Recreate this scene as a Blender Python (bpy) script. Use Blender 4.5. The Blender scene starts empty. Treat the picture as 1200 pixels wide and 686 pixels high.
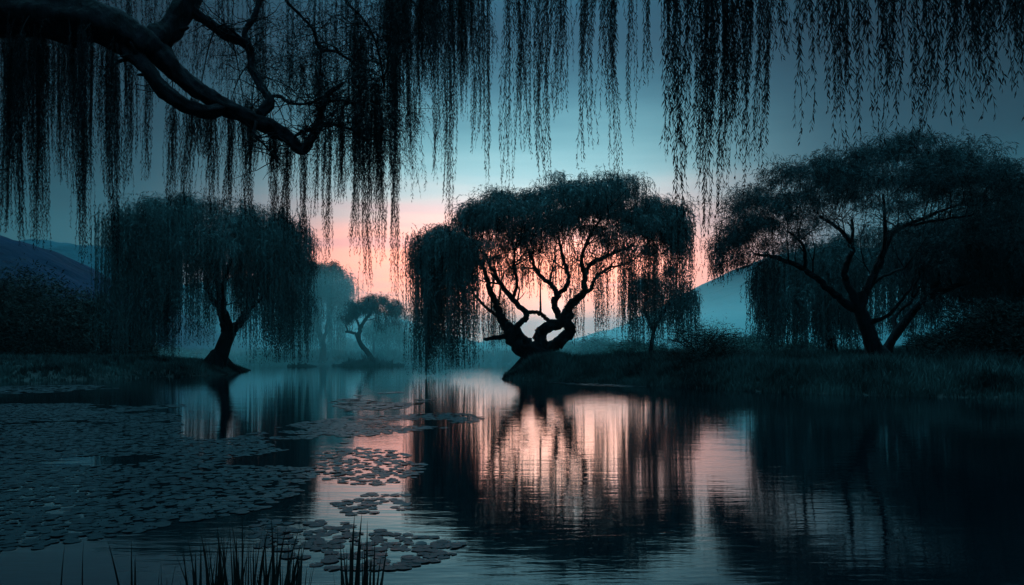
import bpy, math, random
import numpy as np
from mathutils import Vector

random.seed(7)
RNG = np.random.default_rng(7)
C = bpy.context.scene.collection
F, CX, HY, CH = 900.0, 600.0, 412.0, 2.0      # photograph: focal length, centre, horizon row, camera height


def P(px, py, Y):
    return np.array([(px - CX) / F * Y, Y, CH + (HY - py) / F * Y])


def W(px, py):                                  # a point of the water surface
    Y = CH * F / (py - HY)
    return np.array([(px - CX) / F * Y, Y])


def srgb(r, g, b):
    def f(c):
        c /= 255.0
        return c / 12.92 if c <= 0.04045 else ((c + 0.055) / 1.055) ** 2.4
    return (f(r), f(g), f(b), 1.0)


# ------------------------------------------------------------------ noise
def _hash(ix, iy, seed):
    n = (ix.astype(np.int64) * 374761393 + iy.astype(np.int64) * 668265263 + seed * 1274126177) & 0x7FFFFFFF
    n = ((n ^ (n >> 13)) * 1103515245 + 12345) & 0x7FFFFFFF
    n = ((n ^ (n >> 16)) * 1274126177) & 0x7FFFFFFF
    return n / 0x7FFFFFFF


def vnoise(x, y, seed=0):
    x, y = np.asarray(x, float), np.asarray(y, float)
    ix, iy = np.floor(x), np.floor(y)
    fx, fy = x - ix, y - iy
    fx, fy = fx * fx * (3 - 2 * fx), fy * fy * (3 - 2 * fy)
    a = _hash(ix, iy, seed); b = _hash(ix + 1, iy, seed)
    c = _hash(ix, iy + 1, seed); d = _hash(ix + 1, iy + 1, seed)
    return (a * (1 - fx) + b * fx) * (1 - fy) + (c * (1 - fx) + d * fx) * fy - 0.5


def fbm(x, y, seed=0, o=4):
    s = 0; a = 1.0
    for k in range(o):
        s = s + a * vnoise(np.asarray(x) * 2 ** k, np.asarray(y) * 2 ** k, seed + k)
        a *= 0.5
    return s


def sstep(t):
    t = np.clip(t, 0, 1)
    return t * t * (3 - 2 * t)


# ------------------------------------------------------------------ materials
def mat(name, col, rough=0.8, var=0.35, scale=3.0, bump=0.0, bscale=8.0, stretch=(1, 1, 1), spec=0.3, col2=None):
    m = bpy.data.materials.new(name); m.use_nodes = True
    nt = m.node_tree; N = nt.nodes; L = nt.links
    b = N['Principled BSDF']
    b.inputs['Roughness'].default_value = rough
    b.inputs['Specular IOR Level'].default_value = spec
    tc = N.new('ShaderNodeTexCoord'); mp = N.new('ShaderNodeMapping')
    mp.inputs['Scale'].default_value = stretch
    L.new(tc.outputs['Object'], mp.inputs['Vector'])
    nz = N.new('ShaderNodeTexNoise'); nz.inputs['Scale'].default_value = scale; nz.inputs['Detail'].default_value = 5
    L.new(mp.outputs['Vector'], nz.inputs['Vector'])
    rp = N.new('ShaderNodeValToRGB')
    c = np.array(col); d = np.array(col2) if col2 is not None else c * (1 + var)
    rp.color_ramp.elements[0].position = 0.35; rp.color_ramp.elements[1].position = 0.65
    rp.color_ramp.elements[0].color = (*(c * (1 - var)), 1); rp.color_ramp.elements[1].color = (*d, 1)
    L.new(nz.outputs['Fac'], rp.inputs['Fac']); L.new(rp.outputs['Color'], b.inputs['Base Color'])
    if bump:
        n2 = N.new('ShaderNodeTexNoise'); n2.inputs['Scale'].default_value = bscale; n2.inputs['Detail'].default_value = 6
        L.new(mp.outputs['Vector'], n2.inputs['Vector'])
        bp = N.new('ShaderNodeBump'); bp.inputs['Strength'].default_value = 0.8; bp.inputs['Distance'].default_value = bump
        L.new(n2.outputs['Fac'], bp.inputs['Height']); L.new(bp.outputs['Normal'], b.inputs['Normal'])
    return m


M = {}
M['leaf'] = mat('willow_leaf', (0.018, 0.04, 0.043), 0.7, 0.45, 1.1, col2=(0.08, 0.15, 0.16), stretch=(1, 1, 0.14))
M['leaf_dark'] = mat('dark_willow_leaf', (0.006, 0.007, 0.010), 0.8, 0.4, 1.2, spec=0.15)
M['leaf_dusk'] = mat('dusky_willow_leaf', (0.009, 0.014, 0.018), 0.75, 0.4, 1.0, spec=0.2, col2=(0.045, 0.085, 0.095), stretch=(1, 1, 0.3))
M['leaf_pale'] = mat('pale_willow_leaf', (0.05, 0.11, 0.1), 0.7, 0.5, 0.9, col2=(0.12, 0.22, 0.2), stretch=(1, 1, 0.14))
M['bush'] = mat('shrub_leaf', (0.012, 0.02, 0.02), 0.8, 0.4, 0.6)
M['olive'] = mat('olive_shrub_leaf', (0.007, 0.009, 0.007), 0.85, 0.4, 0.5)
M['bark'] = mat('willow_bark', (0.008, 0.006, 0.009), 0.9, 0.5, 6.0, 0.09, 11.0, (1, 1, 0.3), spec=0.12)
M['ground'] = mat('bank_earth', (0.014, 0.016, 0.016), 0.95, 0.45, 0.5, 0.08, 4.0)
M['grass'] = mat('bank_grass', (0.010, 0.018, 0.02), 0.85, 0.4, 0.35, col2=(0.06, 0.1, 0.1), spec=0.15)
M['reed'] = mat('reed_blade', (0.007, 0.010, 0.010), 0.6, 0.3, 5.0)
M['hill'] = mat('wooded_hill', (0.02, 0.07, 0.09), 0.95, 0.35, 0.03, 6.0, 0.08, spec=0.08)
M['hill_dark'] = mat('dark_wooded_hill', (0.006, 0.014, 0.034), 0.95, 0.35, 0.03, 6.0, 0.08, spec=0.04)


def pad_material():
    m = bpy.data.materials.new('lily_pad_leaf'); m.use_nodes = True
    nt = m.node_tree; N = nt.nodes; L = nt.links
    b = N['Principled BSDF']
    b.inputs['Roughness'].default_value = 0.36
    b.inputs['Specular IOR Level'].default_value = 0.14
    tc = N.new('ShaderNodeTexCoord'); nz = N.new('ShaderNodeTexNoise'); nz.inputs['Scale'].default_value = 9; nz.inputs['Detail'].default_value = 4
    L.new(tc.outputs['Object'], nz.inputs['Vector'])
    rp = N.new('ShaderNodeValToRGB')
    rp.color_ramp.elements[0].color = (0.002, 0.004, 0.006, 1); rp.color_ramp.elements[1].color = (0.009, 0.014, 0.02, 1)
    L.new(nz.outputs['Fac'], rp.inputs['Fac']); L.new(rp.outputs['Color'], b.inputs['Base Color'])
    bp = N.new('ShaderNodeBump'); bp.inputs['Strength'].default_value = 0.5; bp.inputs['Distance'].default_value = 0.02
    L.new(nz.outputs['Fac'], bp.inputs['Height']); L.new(bp.outputs['Normal'], b.inputs['Normal'])
    return m


M['pad'] = pad_material()


def water_material():
    m = bpy.data.materials.new('lake_water'); m.use_nodes = True
    nt = m.node_tree; N = nt.nodes; L = nt.links
    b = N['Principled BSDF']
    b.inputs['Base Color'].default_value = (0.0015, 0.004, 0.006, 1)
    b.inputs['Roughness'].default_value = 0.02
    b.inputs['IOR'].default_value = 1.58
    b.inputs['Specular IOR Level'].default_value = 0.75
    tc = N.new('ShaderNodeTexCoord')
    prev = None
    # long crests (stretched in x) give the upright smear of the reflections
    for sc, st, dist, rot in ((1.0, (0.7, 3.0, 1), 0.003, 0.06), (1.0, (2.6, 10.0, 1), 0.0017, -0.1), (1.0, (0.08, 0.35, 1), 0.008, 0.15)):
        mp = N.new('ShaderNodeMapping'); mp.inputs['Scale'].default_value = st; mp.inputs['Rotation'].default_value = (0, 0, rot)
        L.new(tc.outputs['Object'], mp.inputs['Vector'])
        nz = N.new('ShaderNodeTexNoise'); nz.inputs['Scale'].default_value = sc; nz.inputs['Detail'].default_value = 3
        nz.inputs['Distortion'].default_value = 0.3
        L.new(mp.outputs['Vector'], nz.inputs['Vector'])
        bp = N.new('ShaderNodeBump'); bp.inputs['Strength'].default_value = 1.0; bp.inputs['Distance'].default_value = dist
        L.new(nz.outputs['Fac'], bp.inputs['Height'])
        if prev: L.new(prev.outputs['Normal'], bp.inputs['Normal'])
        prev = bp
    L.new(prev.outputs['Normal'], b.inputs['Normal'])
    return m


# ------------------------------------------------------------------ mesh building
class MB:
    def __init__(s):
        s.v = []; s.q = []; s.t = []; s.n = 0

    def add(s, v, q=None, t=None):
        v = np.asarray(v, np.float32).reshape(-1, 3)
        if q is not None and len(q): s.q.append(np.asarray(q, np.int32).reshape(-1, 4) + s.n)
        if t is not None and len(t): s.t.append(np.asarray(t, np.int32).reshape(-1, 3) + s.n)
        s.v.append(v); s.n += len(v)

    def build(s, name, m, parent=None, smooth=False, origin=None):
        me = bpy.data.meshes.new(name)
        v = np.concatenate(s.v)
        o = bpy.data.objects.new(name, me)
        if origin is not None:
            v = v - np.asarray(origin, np.float32); o.location = origin
        q = np.concatenate(s.q) if s.q else np.zeros((0, 4), np.int32)
        t = np.concatenate(s.t) if s.t else np.zeros((0, 3), np.int32)
        me.vertices.add(len(v)); me.vertices.foreach_set('co', v.astype(np.float32).ravel())
        nl = q.size + t.size
        me.loops.add(nl); me.loops.foreach_set('vertex_index', np.concatenate([q.ravel(), t.ravel()]).astype(np.int32))
        npol = len(q) + len(t)
        me.polygons.add(npol)
        st = np.concatenate([np.arange(len(q)) * 4, q.size + np.arange(len(t)) * 3]).astype(np.int32)
        me.polygons.foreach_set('loop_start', st)
        me.polygons.foreach_set('use_smooth', np.full(npol, bool(smooth)))
        me.update(calc_edges=True); me.validate()
        me.materials.append(m)
        C.objects.link(o)
        if parent is not None:
            o.parent = parent
            o.location = Vector(o.location) - parent.location
            if origin is None: o.location = -parent.location
        return o


def tag(o, label=None, cat=None, group=None, kind=None):
    for k, v in (('label', label), ('category', cat), ('group', group), ('kind', kind)):
        if v: o[k] = v
    return o


def empty(name, loc, label, cat, group=None):
    o = bpy.data.objects.new(name, None); C.objects.link(o)
    o.location = Vector(tuple(float(c) for c in loc)); o.empty_display_size = 0.3
    return tag(o, label, cat, group)


def smooth_path(pts, rad, n=5):
    pts = np.asarray(pts, float); rad = np.asarray(rad, float)
    if len(pts) < 3: return pts, rad
    P0 = np.vstack([2 * pts[0] - pts[1], pts, 2 * pts[-1] - pts[-2]])
    out, r = [], []
    for i in range(1, len(P0) - 2):
        a, b, c, d = P0[i - 1], P0[i], P0[i + 1], P0[i + 2]
        for k in range(n):
            t = k / n
            out.append(0.5 * (2 * b + (c - a) * t + (2 * a - 5 * b + 4 * c - d) * t * t + (3 * b - a - 3 * c + d) * t ** 3))
            r.append(rad[i - 1] * (1 - t) + rad[i] * t)
    out.append(pts[-1]); r.append(rad[-1])
    return np.array(out), np.array(r)


def tube(mb, pts, rad, n=8, gnarl=0.0, seed=0, fine=0.0):
    pts = np.asarray(pts, float); rad = np.asarray(rad, float)
    T = np.gradient(pts, axis=0); T /= np.linalg.norm(T, axis=1)[:, None] + 1e-9
    ref = np.array([0.13, 1.0, 0.21]); ref /= np.linalg.norm(ref)
    A = np.cross(T, ref); A /= np.linalg.norm(A, axis=1)[:, None] + 1e-9
    B = np.cross(T, A)
    th = np.arange(n) / n * 2 * math.pi
    R = np.repeat(rad[:, None], n, 1)
    if gnarl:
        s = np.cumsum(np.r_[0, np.linalg.norm(np.diff(pts, axis=0), axis=1)])
        R = R * (1 + gnarl * 1.6 * fbm(s[:, None] / (rad.max() * 1.5) + seed * 7.3, (np.cos(th) * 1.3 + 3)[None, :] + np.sin(th)[None, :] * 1.7, seed, 3)
                 + gnarl * 0.35 * np.sin(th * 5 + seed)[None, :])
        if fine: R = R + fine * fbm(s[:, None] / 0.28, (th * 2.6)[None, :] + 0 * s[:, None] + seed, seed + 50, 4) * (1 - 0.0 * s[:, None]) + fine * 0.6 * (fbm(s[:, None] / 0.9, th[None, :] * 1.2 + 9, seed + 70, 2) > 0.38)
    V = pts[:, None, :] + A[:, None, :] * (np.cos(th)[None, :, None] * R[:, :, None]) + B[:, None, :] * (np.sin(th)[None, :, None] * R[:, :, None])
    k = len(pts)
    i = np.arange(k - 1)[:, None] * n; j = np.arange(n)[None, :]; j2 = (j + 1) % n
    q = np.stack([i + j, i + j2, i + n + j2, i + n + j], -1).reshape(-1, 4)
    V = np.concatenate([V.reshape(-1, 3), pts[-1:] + T[-1:] * rad[-1], pts[:1]])
    tt = [[(k - 1) * n + a, (k - 1) * n + (a + 1) % n, k * n] for a in range(n)] + [[(a + 1) % n, a, k * n + 1] for a in range(n)]
    mb.add(V, q, tt)


# ------------------------------------------------------------------ foliage
def unit(v):
    return v / (np.linalg.norm(v, axis=-1, keepdims=True) + 1e-9)


def strands(mb, p0, hd, R, rise, L, spacing, leaf, lw, spread=0.55, sway=0.06, stem=0.0, rng=RNG, t0=0.0, bend=0.0):
    """leafy willow strands: p0 (n,3) roots, hd (n,2) heading, reach R, rise, hang L"""
    n = len(p0)
    R = np.maximum(R, 0.02)
    k = 1 + L / (2.2 * R + 0.3)
    ph = rng.random((n, 3)) * 6.28
    amp = sway * (0.4 + rng.random(n))
    bp, bf = rng.random() * 6.28, 2.2 + 2.2 * rng.random()

    def pos(i, t):
        u = np.clip(t * k[i], 0, 1)
        h = R[i] * (1 - (1 - u) ** 2)
        x = p0[i, 0] + hd[i, 0] * h + amp[i] * np.sin(t * 5 + ph[i, 0]) * t + bend * (np.sin(t * bf + bp) - math.sin(bp))
        y = p0[i, 1] + hd[i, 1] * h + amp[i] * np.sin(t * 4 + ph[i, 1]) * t
        z = p0[i, 2] + rise[i] * np.sin(math.pi * np.clip(u * 0.8, 0, 1)) - L[i] * t ** 1.15
        return np.stack([x, y, z], -1)
    length = R + L + rise
    cnt = np.maximum(3, (length / spacing).astype(int))
    idx = np.repeat(np.arange(n), cnt)
    off = np.arange(len(idx)) - np.repeat(np.cumsum(cnt) - cnt, cnt)
    t = t0 + (1 - t0) * (off + rng.random(len(idx))) / cnt[idx]
    a = pos(idx, t); b = pos(idx, np.minimum(t + 0.02, 1.02))
    T = unit(b - a)
    rd = rng.normal(size=(len(idx), 3)); rd -= (rd * T).sum(-1, keepdims=True) * T; rd = unit(rd)
    d = unit(T * 0.85 + rd * spread + np.array([0, 0, -0.15]))
    w = unit(np.cross(d, rng.normal(size=d.shape)))
    ln = leaf * (0.6 + 0.7 * rng.random(len(idx)))[:, None] * (1 - 0.35 * (t ** 6))[:, None]
    wd = lw * (0.6 + 0.7 * rng.random(len(idx)))[:, None]
    V = np.stack([a, a + d * ln * 0.4 + w * wd * 0.5, a + d * ln + T * ln * 0.05, a + d * ln * 0.4 - w * wd * 0.5], 1)
    mb.add(V.reshape(-1, 3), np.arange(len(idx) * 4).reshape(-1, 4))
    if stem:
        K = 9
        tt = np.linspace(0, 1, K)
        ii = np.repeat(np.arange(n), K); pt = pos(ii, np.tile(tt, n)).reshape(n, K, 3)
        offs = np.array([[1, 0, 0], [-0.5, 0.87, 0], [-0.5, -0.87, 0]]) * stem
        taper = np.linspace(1, 0.35, K)
        V = pt[:, :, None, :] + offs[None, None] * taper[None, :, None, None]
        base = np.arange(n)[:, None, None] * K * 3 + np.arange(K - 1)[None, :, None] * 3
        j = np.arange(3)[None, None, :]; j2 = (j + 1) % 3
        q = np.stack([base + j, base + j2, base + 3 + j2, base + 3 + j], -1).reshape(-1, 4)
        mb.add(V.reshape(-1, 3), q)


def interp(prof, x):
    a = np.array(prof, float)
    return np.interp(x, a[:, 0], a[:, 1])


def in_poly(x, y, poly):
    x = np.asarray(x, float); y = np.asarray(y, float)
    ins = np.zeros(x.shape, bool); n = len(poly)
    for i in range(n):
        x1, y1 = poly[i]; x2, y2 = poly[(i + 1) % n]
        c = ((y1 > y) != (y2 > y)) & (x < (x2 - x1) * (y - y1) / (y2 - y1 + 1e-12) + x1)
        ins ^= c
    return ins


def seg_dist(x, y, poly):
    d = np.full(np.shape(x), 1e9); n = len(poly)
    for i in range(n):
        ax, ay = poly[i]; bx, by = poly[(i + 1) % n]
        dx, dy = bx - ax, by - ay
        t = np.clip(((x - ax) * dx + (y - ay) * dy) / (dx * dx + dy * dy + 1e-12), 0, 1)
        d = np.minimum(d, np.hypot(x - ax - t * dx, y - ay - t * dy))
    return d


# ------------------------------------------------------------------ land and water
right_bank = [W(589, 441.5), W(593, 444.5), W(604, 446), W(640, 446.5), W(700, 448.5), W(760, 452), W(830, 456), W(900, 460), W(1000, 463), W(1100, 466), W(1250, 470)]
right_bank = [tuple(p) for p in right_bank] + [(45, 20), (60, 0), (60, -60), (900, -60), (900, 1500), (-900, 1500), (-900, -60), (-70, -60), (-62, 20), (-56, 40)]
lb = [W(-150, 449), W(0, 446.5), W(80, 445.6), (W(150, 443.6)), W(220, 441), W(255, 439.8), W(280, 437), W(293, 434.5)]
right_bank += [tuple(p) for p in lb] + [(-31, 88), (-42, 97), (-52, 108), (-48, 119), (-38, 122), (-25, 121), (-10, 124), (0, 121), (6, 112), (6, 96), (3, 78), (0.4, 70)]
LAND = right_bank
ISLES = [(-20.0, 106.5, 4.6, 2.3), (-27.5, 101, 1.6, 1.0), (-15.3, 10.0, 3.9, 4.6), (13.2, 7.0, 5.0, 4.5)]


def sdf(x, y):
    x = np.asarray(x, float); y = np.asarray(y, float)
    d = seg_dist(x, y, LAND)
    d = np.where(in_poly(x, y, LAND), d, -d)
    d = d + 0.9 * vnoise(x * 0.45, y * 0.45, 5) * np.clip(y / 60, 0.3, 1)
    for cx, cy, rx, ry in ISLES:
        e = (1 - np.hypot((x - cx) / rx, (y - cy) / ry)) * min(rx, ry)
        d = np.maximum(d, e)
    return d


def ground_z(x, y):
    d = sdf(x, y)
    z = np.where(d > 0, 0.55 * sstep(d / 2.6) + 0.55 * sstep(d / 12.0) + 0.9 * sstep((d - 15) / 60), -0.25 * sstep(-d / 0.6) - 0.9 * sstep(-d / 5))
    return z + np.where(d > 0.3, 0.18 * fbm(x * 0.25, y * 0.25, 9) * sstep(d / 2), 0.0)


def axis(segs):
    out = [segs[0][0]]
    for a, b, st in segs:
        n = max(1, int(round((b - a) / st)))
        out += list(a + (b - a) * (np.arange(n) + 1) / n)
    return np.array(out)


xs = axis([(-900, -120, 40), (-120, -70, 4), (-70, 60, 0.6), (60, 120, 4), (120, 900, 40)])
ys = axis([(-60, 0, 6), (0, 30, 0.9), (30, 130, 0.6), (130, 180, 4), (180, 1500, 60)])
X, Yg = np.meshgrid(xs, ys)
Z = ground_z(X, Yg)
mb = MB()
nx, ny = len(xs), len(ys)
i = np.arange(ny - 1)[:, None] * nx; j = np.arange(nx - 1)[None, :]
mb.add(np.stack([X, Yg, Z], -1).reshape(-1, 3), np.stack([i + j, i + j + 1, i + nx + j + 1, i + nx + j], -1).reshape(-1, 4))
tag(mb.build('ground', M['ground'], smooth=True), 'dark grassy lake banks and flat misty ground beyond', None, None, 'structure')

mb = MB()
mb.add([[-880, -58, 0], [880, -58, 0], [880, 400, 0], [-880, 400, 0]], [[0, 1, 2, 3]])
tag(mb.build('water', water_material()), 'still dark lake water mirroring the sunset and trees', None, None, 'structure')


def hill(name, prof, Y, front, back, label, seed, mt='hill', rough=1.0):
    a = np.array(prof, float)
    px = np.linspace(a[0, 0], a[-1, 0], 140)
    zr = CH + (HY - np.interp(px, a[:, 0], a[:, 1])) / F * Y
    for _ in range(3): zr = np.convolve(np.r_[zr[0], zr, zr[-1]], [0.25, 0.5, 0.25], 'valid')
    x = (px - CX) / F * Y
    v = np.r_[np.linspace(-1, 0, 40), np.linspace(0, 1, 12)[1:]]
    Xh = np.repeat(x[None], len(v), 0)
    Yh = Y + np.where(v < 0, v * front, v * back)[:, None] + 0 * Xh
    s = np.cos(np.abs(v) * math.pi / 2)[:, None] ** 1.25
    Zh = zr[None] * s + rough * zr.max() * 0.10 * fbm(Xh * 0.018, Yh * 0.018, seed, 5) * (np.abs(v)[:, None] ** 0.5) * np.abs(s)
    Zh += rough * 1.1 * fbm(Xh * 0.12, Yh * 0.12, seed + 11, 3)
    Zh[0] = -2; Zh[-1] = -2
    mb = MB(); nx, ny = len(px), len(v)
    i = np.arange(ny - 1)[:, None] * nx; j = np.arange(nx - 1)[None, :]
    mb.add(np.stack([Xh, Yh, Zh], -1).reshape(-1, 3), np.stack([i + j, i + j + 1, i + nx + j + 1, i + nx + j], -1).reshape(-1, 4))
    tag(mb.build(name, M[mt], smooth=True), label, None, None, 'structure')


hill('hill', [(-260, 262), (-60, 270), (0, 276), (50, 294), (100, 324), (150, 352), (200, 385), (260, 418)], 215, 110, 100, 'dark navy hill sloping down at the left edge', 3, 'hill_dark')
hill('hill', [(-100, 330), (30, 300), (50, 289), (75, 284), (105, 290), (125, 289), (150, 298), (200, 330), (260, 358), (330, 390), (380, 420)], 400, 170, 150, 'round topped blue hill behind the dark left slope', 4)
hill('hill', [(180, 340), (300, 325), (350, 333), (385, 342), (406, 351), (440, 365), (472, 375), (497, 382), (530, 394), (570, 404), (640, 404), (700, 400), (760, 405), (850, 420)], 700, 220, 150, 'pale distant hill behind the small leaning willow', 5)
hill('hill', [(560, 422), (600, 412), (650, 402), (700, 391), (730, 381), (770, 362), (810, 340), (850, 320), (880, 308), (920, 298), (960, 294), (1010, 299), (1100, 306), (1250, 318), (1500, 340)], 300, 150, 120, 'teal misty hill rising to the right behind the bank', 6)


# ------------------------------------------------------------------ willow trees
def bezier(a, b, c, n=6):
    t = np.linspace(0, 1, n)[:, None]
    return (1 - t) ** 2 * a + 2 * t * (1 - t) * b + t * t * c


def willow(label, Y, trunk, limbs, top, cap, D, mops, curtains, leaf_mat='leaf', group='willows round the lake', twigs=90,
           leaf=0.34, lw=0.05, density=1.0, mop_R=1.5, mop_n=46, drop=2.6, name='willow_tree', seed=1, lean=0.0, hang=1.6, sp=0.15, twig_r=0.05, flat=0.0, jit=1.0, pw=1.3, fans=True):
    """trunk / limbs: lists of (px, py, radius_px[, depth offset m]); top: crown top profile; cap: crown underside profile"""
    rng = np.random.default_rng(seed)
    pxm = Y / F
    b = trunk[0]
    base = P(b[0], b[1], Y)
    gz = float(ground_z(np.array([base[0]]), np.array([base[1]]))[0])
    root = empty(name, (base[0], base[1], gz - 0.05), label, 'tree', group)
    nodes = []; nrad = []

    def path(l):
        return smooth_path([P(q[0], q[1], Y) + np.array([0, q[3] if len(q) > 3 else 0, 0]) for q in l], [q[2] * pxm for q in l], 6)
    mb = MB()
    pts, rad = path(trunk)
    foot = np.array([pts[0][0], pts[0][1], gz - 0.35])
    if pts[0][2] > gz - 0.2:
        pts = np.vstack([foot, pts]); rad = np.r_[rad[0] * 1.35, rad]
    tube(mb, pts, rad, 14, 0.16, seed)
    # root flare
    for k in range(6):
        a = k * 1.05 + rng.random() * 0.5; r = rad[0]
        d = np.array([math.cos(a), math.sin(a), 0])
        q = bezier(pts[0] + [0, 0, 0.9 * r + 0.3], pts[0] + d * r * 0.9 + [0, 0, 0.35], pts[0] + d * r * 1.55 + [0, 0, -0.35], 6)
        tube(mb, q, np.linspace(r * 0.42, r * 0.12, 6), 7, 0.1, k)
    mb.build('trunk', M['bark'], root, smooth=True)
    lmb = []; nid = []
    for l in limbs:
        mb = MB(); pts, rad = path(l)
        pts[1:-1] += rng.normal(size=(len(pts) - 2, 3)) * rad[1:-1, None] * 0.22
        tube(mb, pts, rad, 12, 0.2, int(seed + l[0][0]))
        lmb.append(mb)
        k0 = len(pts) // 3
        nodes += list(pts[k0:]); nrad += list(rad[k0:]); nid += [len(lmb) - 1] * len(pts[k0:])
    # crown sample points
    ta = np.array(top, float); x0, x1 = ta[0, 0], ta[-1, 0]

    def crown_points(n, deep=1.0):
        ins = min(0.25 * (x1 - x0), 0.55 * mop_R / pxm)
        px = x0 + ins + (x1 - x0 - 2 * ins) * rng.permutation((np.arange(n) + rng.random(n)) / n)
        e = np.sqrt(np.clip(1 - ((px - (x0 + x1) / 2) / ((x1 - x0) / 2 + 2)) ** 2, 0.05, 1))
        yy = (rng.random(n) * 2 - 1) * np.sqrt(rng.random(n) * 0.7 + 0.3)
        dy = yy * D * e
        tpy = interp(top, px) + drop / pxm * yy * yy
        cpy = np.maximum(interp(cap, px), tpy + 4)
        py = tpy + (cpy - tpy) * (rng.random(n) ** (pw if deep < 1 else 1.0)) * deep
        return np.stack([(px - CX) / F * Y, Y + dy, CH + (HY - py) / F * Y], -1), px
    # branchwork grown from the traced limbs to points of the crown
    tg, _ = crown_points(twigs, 1.3)
    nd = np.array(nodes)
    dist = np.min(np.linalg.norm(tg[:, None] - nd[None], axis=2), axis=1)
    nr = list(nrad)
    for k in np.argsort(dist):
        p = tg[k]; nd = np.array(nodes)
        v = p - nd
        dd = 1.5 * np.linalg.norm(v[:, :2], axis=1) + 0.45 * np.abs(v[:, 2]) + 3.0 * np.maximum(0, nd[:, 2] - p[2] + 0.6)
        m = int(np.argmin(dd)); a = nd[m]
        ln = np.linalg.norm(p - a)
        if ln < 0.15: continue
        mid = (a + p) / 2 + np.array([0, 0, -0.10 * ln]) + rng.normal(size=3) * 0.09 * ln
        nseg = max(4, int(ln / 0.6))
        q = bezier(a, mid, p, nseg)
        q[1:-1] += rng.normal(size=(nseg - 2, 3)) * 0.03 * min(ln, 2)
        r0 = min(nr[m] * 0.7, twig_r * (0.9 + ln * 0.16)); r1 = twig_r * 0.35
        rr = np.linspace(r0, r1, nseg)
        tube(lmb[nid[m]], q, rr, 5)
        nodes += list(q[1:]); nr += list(rr[1:]); nid += [nid[m]] * (len(q) - 1)
        for _ in range(2 if fans else 0):
            j = int(rng.integers(nseg // 3, nseg)); s_ = q[j]
            e = s_ + (p - a) / ln * min(ln, 2.2) * (0.3 + 0.5 * rng.random()) + rng.normal(size=3) * 0.35 * min(ln, 1.5)
            tube(lmb[nid[m]], bezier(s_, (s_ + e) / 2 - [0, 0, 0.05 * ln], e, 4), np.linspace(max(rr[j] * 0.6, twig_r * .25), twig_r * 0.2, 4), 4)
    for b_ in lmb: b_.build('limb', M['bark'], root, smooth=True)
    # crown foliage: tufts of arching strands
    mb = MB()
    c, px = crown_points(mops, 0.85)
    cc = np.array([((x0 + x1) / 2 - CX) / F * Y, Y])
    idx = np.repeat(np.arange(mops), mop_n)
    c[:, 2] += np.where(rng.random(mops) < 0.35, 1, 0) * rng.random(mops) * mop_R * 0.55 * jit - np.where(rng.random(mops) < 0.16, 1, 0) * rng.random(mops) * mop_R * 2.6
    size = (0.45 + 0.95 * rng.random(mops) ** 1.5)[idx]
    ang = rng.random(len(idx)) * 2 * math.pi
    hd = np.stack([np.cos(ang), np.sin(ang)], -1)
    out = unit(c[idx, :2] - cc) * 0.45
    hd = unit(hd + out + np.array([lean, 0]))
    p0 = c[idx] + rng.normal(size=(len(idx), 3)) * np.array([0.45, 0.45, 0.3]) * mop_R * size[:, None] * 0.7
    R = mop_R * size * (0.25 + 0.75 * rng.random(len(idx)))
    rise = mop_R * size * (0.1 + 0.35 * rng.random(len(idx)))
    L = hang * size * (0.35 + 0.8 * rng.random(len(idx))) * (1 - flat)
    strands(mb, p0, hd, R, rise, L, sp / density, leaf, lw, rng=rng, spread=0.5)
    # hanging curtains, in bunches
    for (cx0, cx1, yt, yb, nb, ns, dy0, dy1) in curtains:
        for _ in range(nb):
            bx = cx0 + (cx1 - cx0) * rng.random(); by = dy0 + (dy1 - dy0) * rng.random()
            ybot = yb + (yt - yb) * 0.3 * rng.random() ** 2.5
            r = P(bx, yt + rng.random() * 10, Y)
            n = ns
            wdt = (0.09 + 0.15 * rng.random()) * Y / 62
            p0 = r[None] + np.array([0, by, 0]) + rng.normal(size=(n, 3)) * np.array([wdt, wdt, 0.5])
            a = rng.random(n) * 6.28
            L = (p0[:, 2] - P(bx, ybot, Y)[2]) * (1 - 0.4 * rng.random(n) ** 2.5)
            strands(mb, p0, np.stack([np.cos(a), np.sin(a)], -1), 0.25 + 0.3 * rng.random(n), 0.15 * np.ones(n), np.maximum(L, 0.4),
                    sp * 1.0 / density, leaf * 0.85, lw * 1.35, rng=rng, spread=0.36, sway=0.12)
    mb.build('crown', M[leaf_mat], root)
    return root


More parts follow.
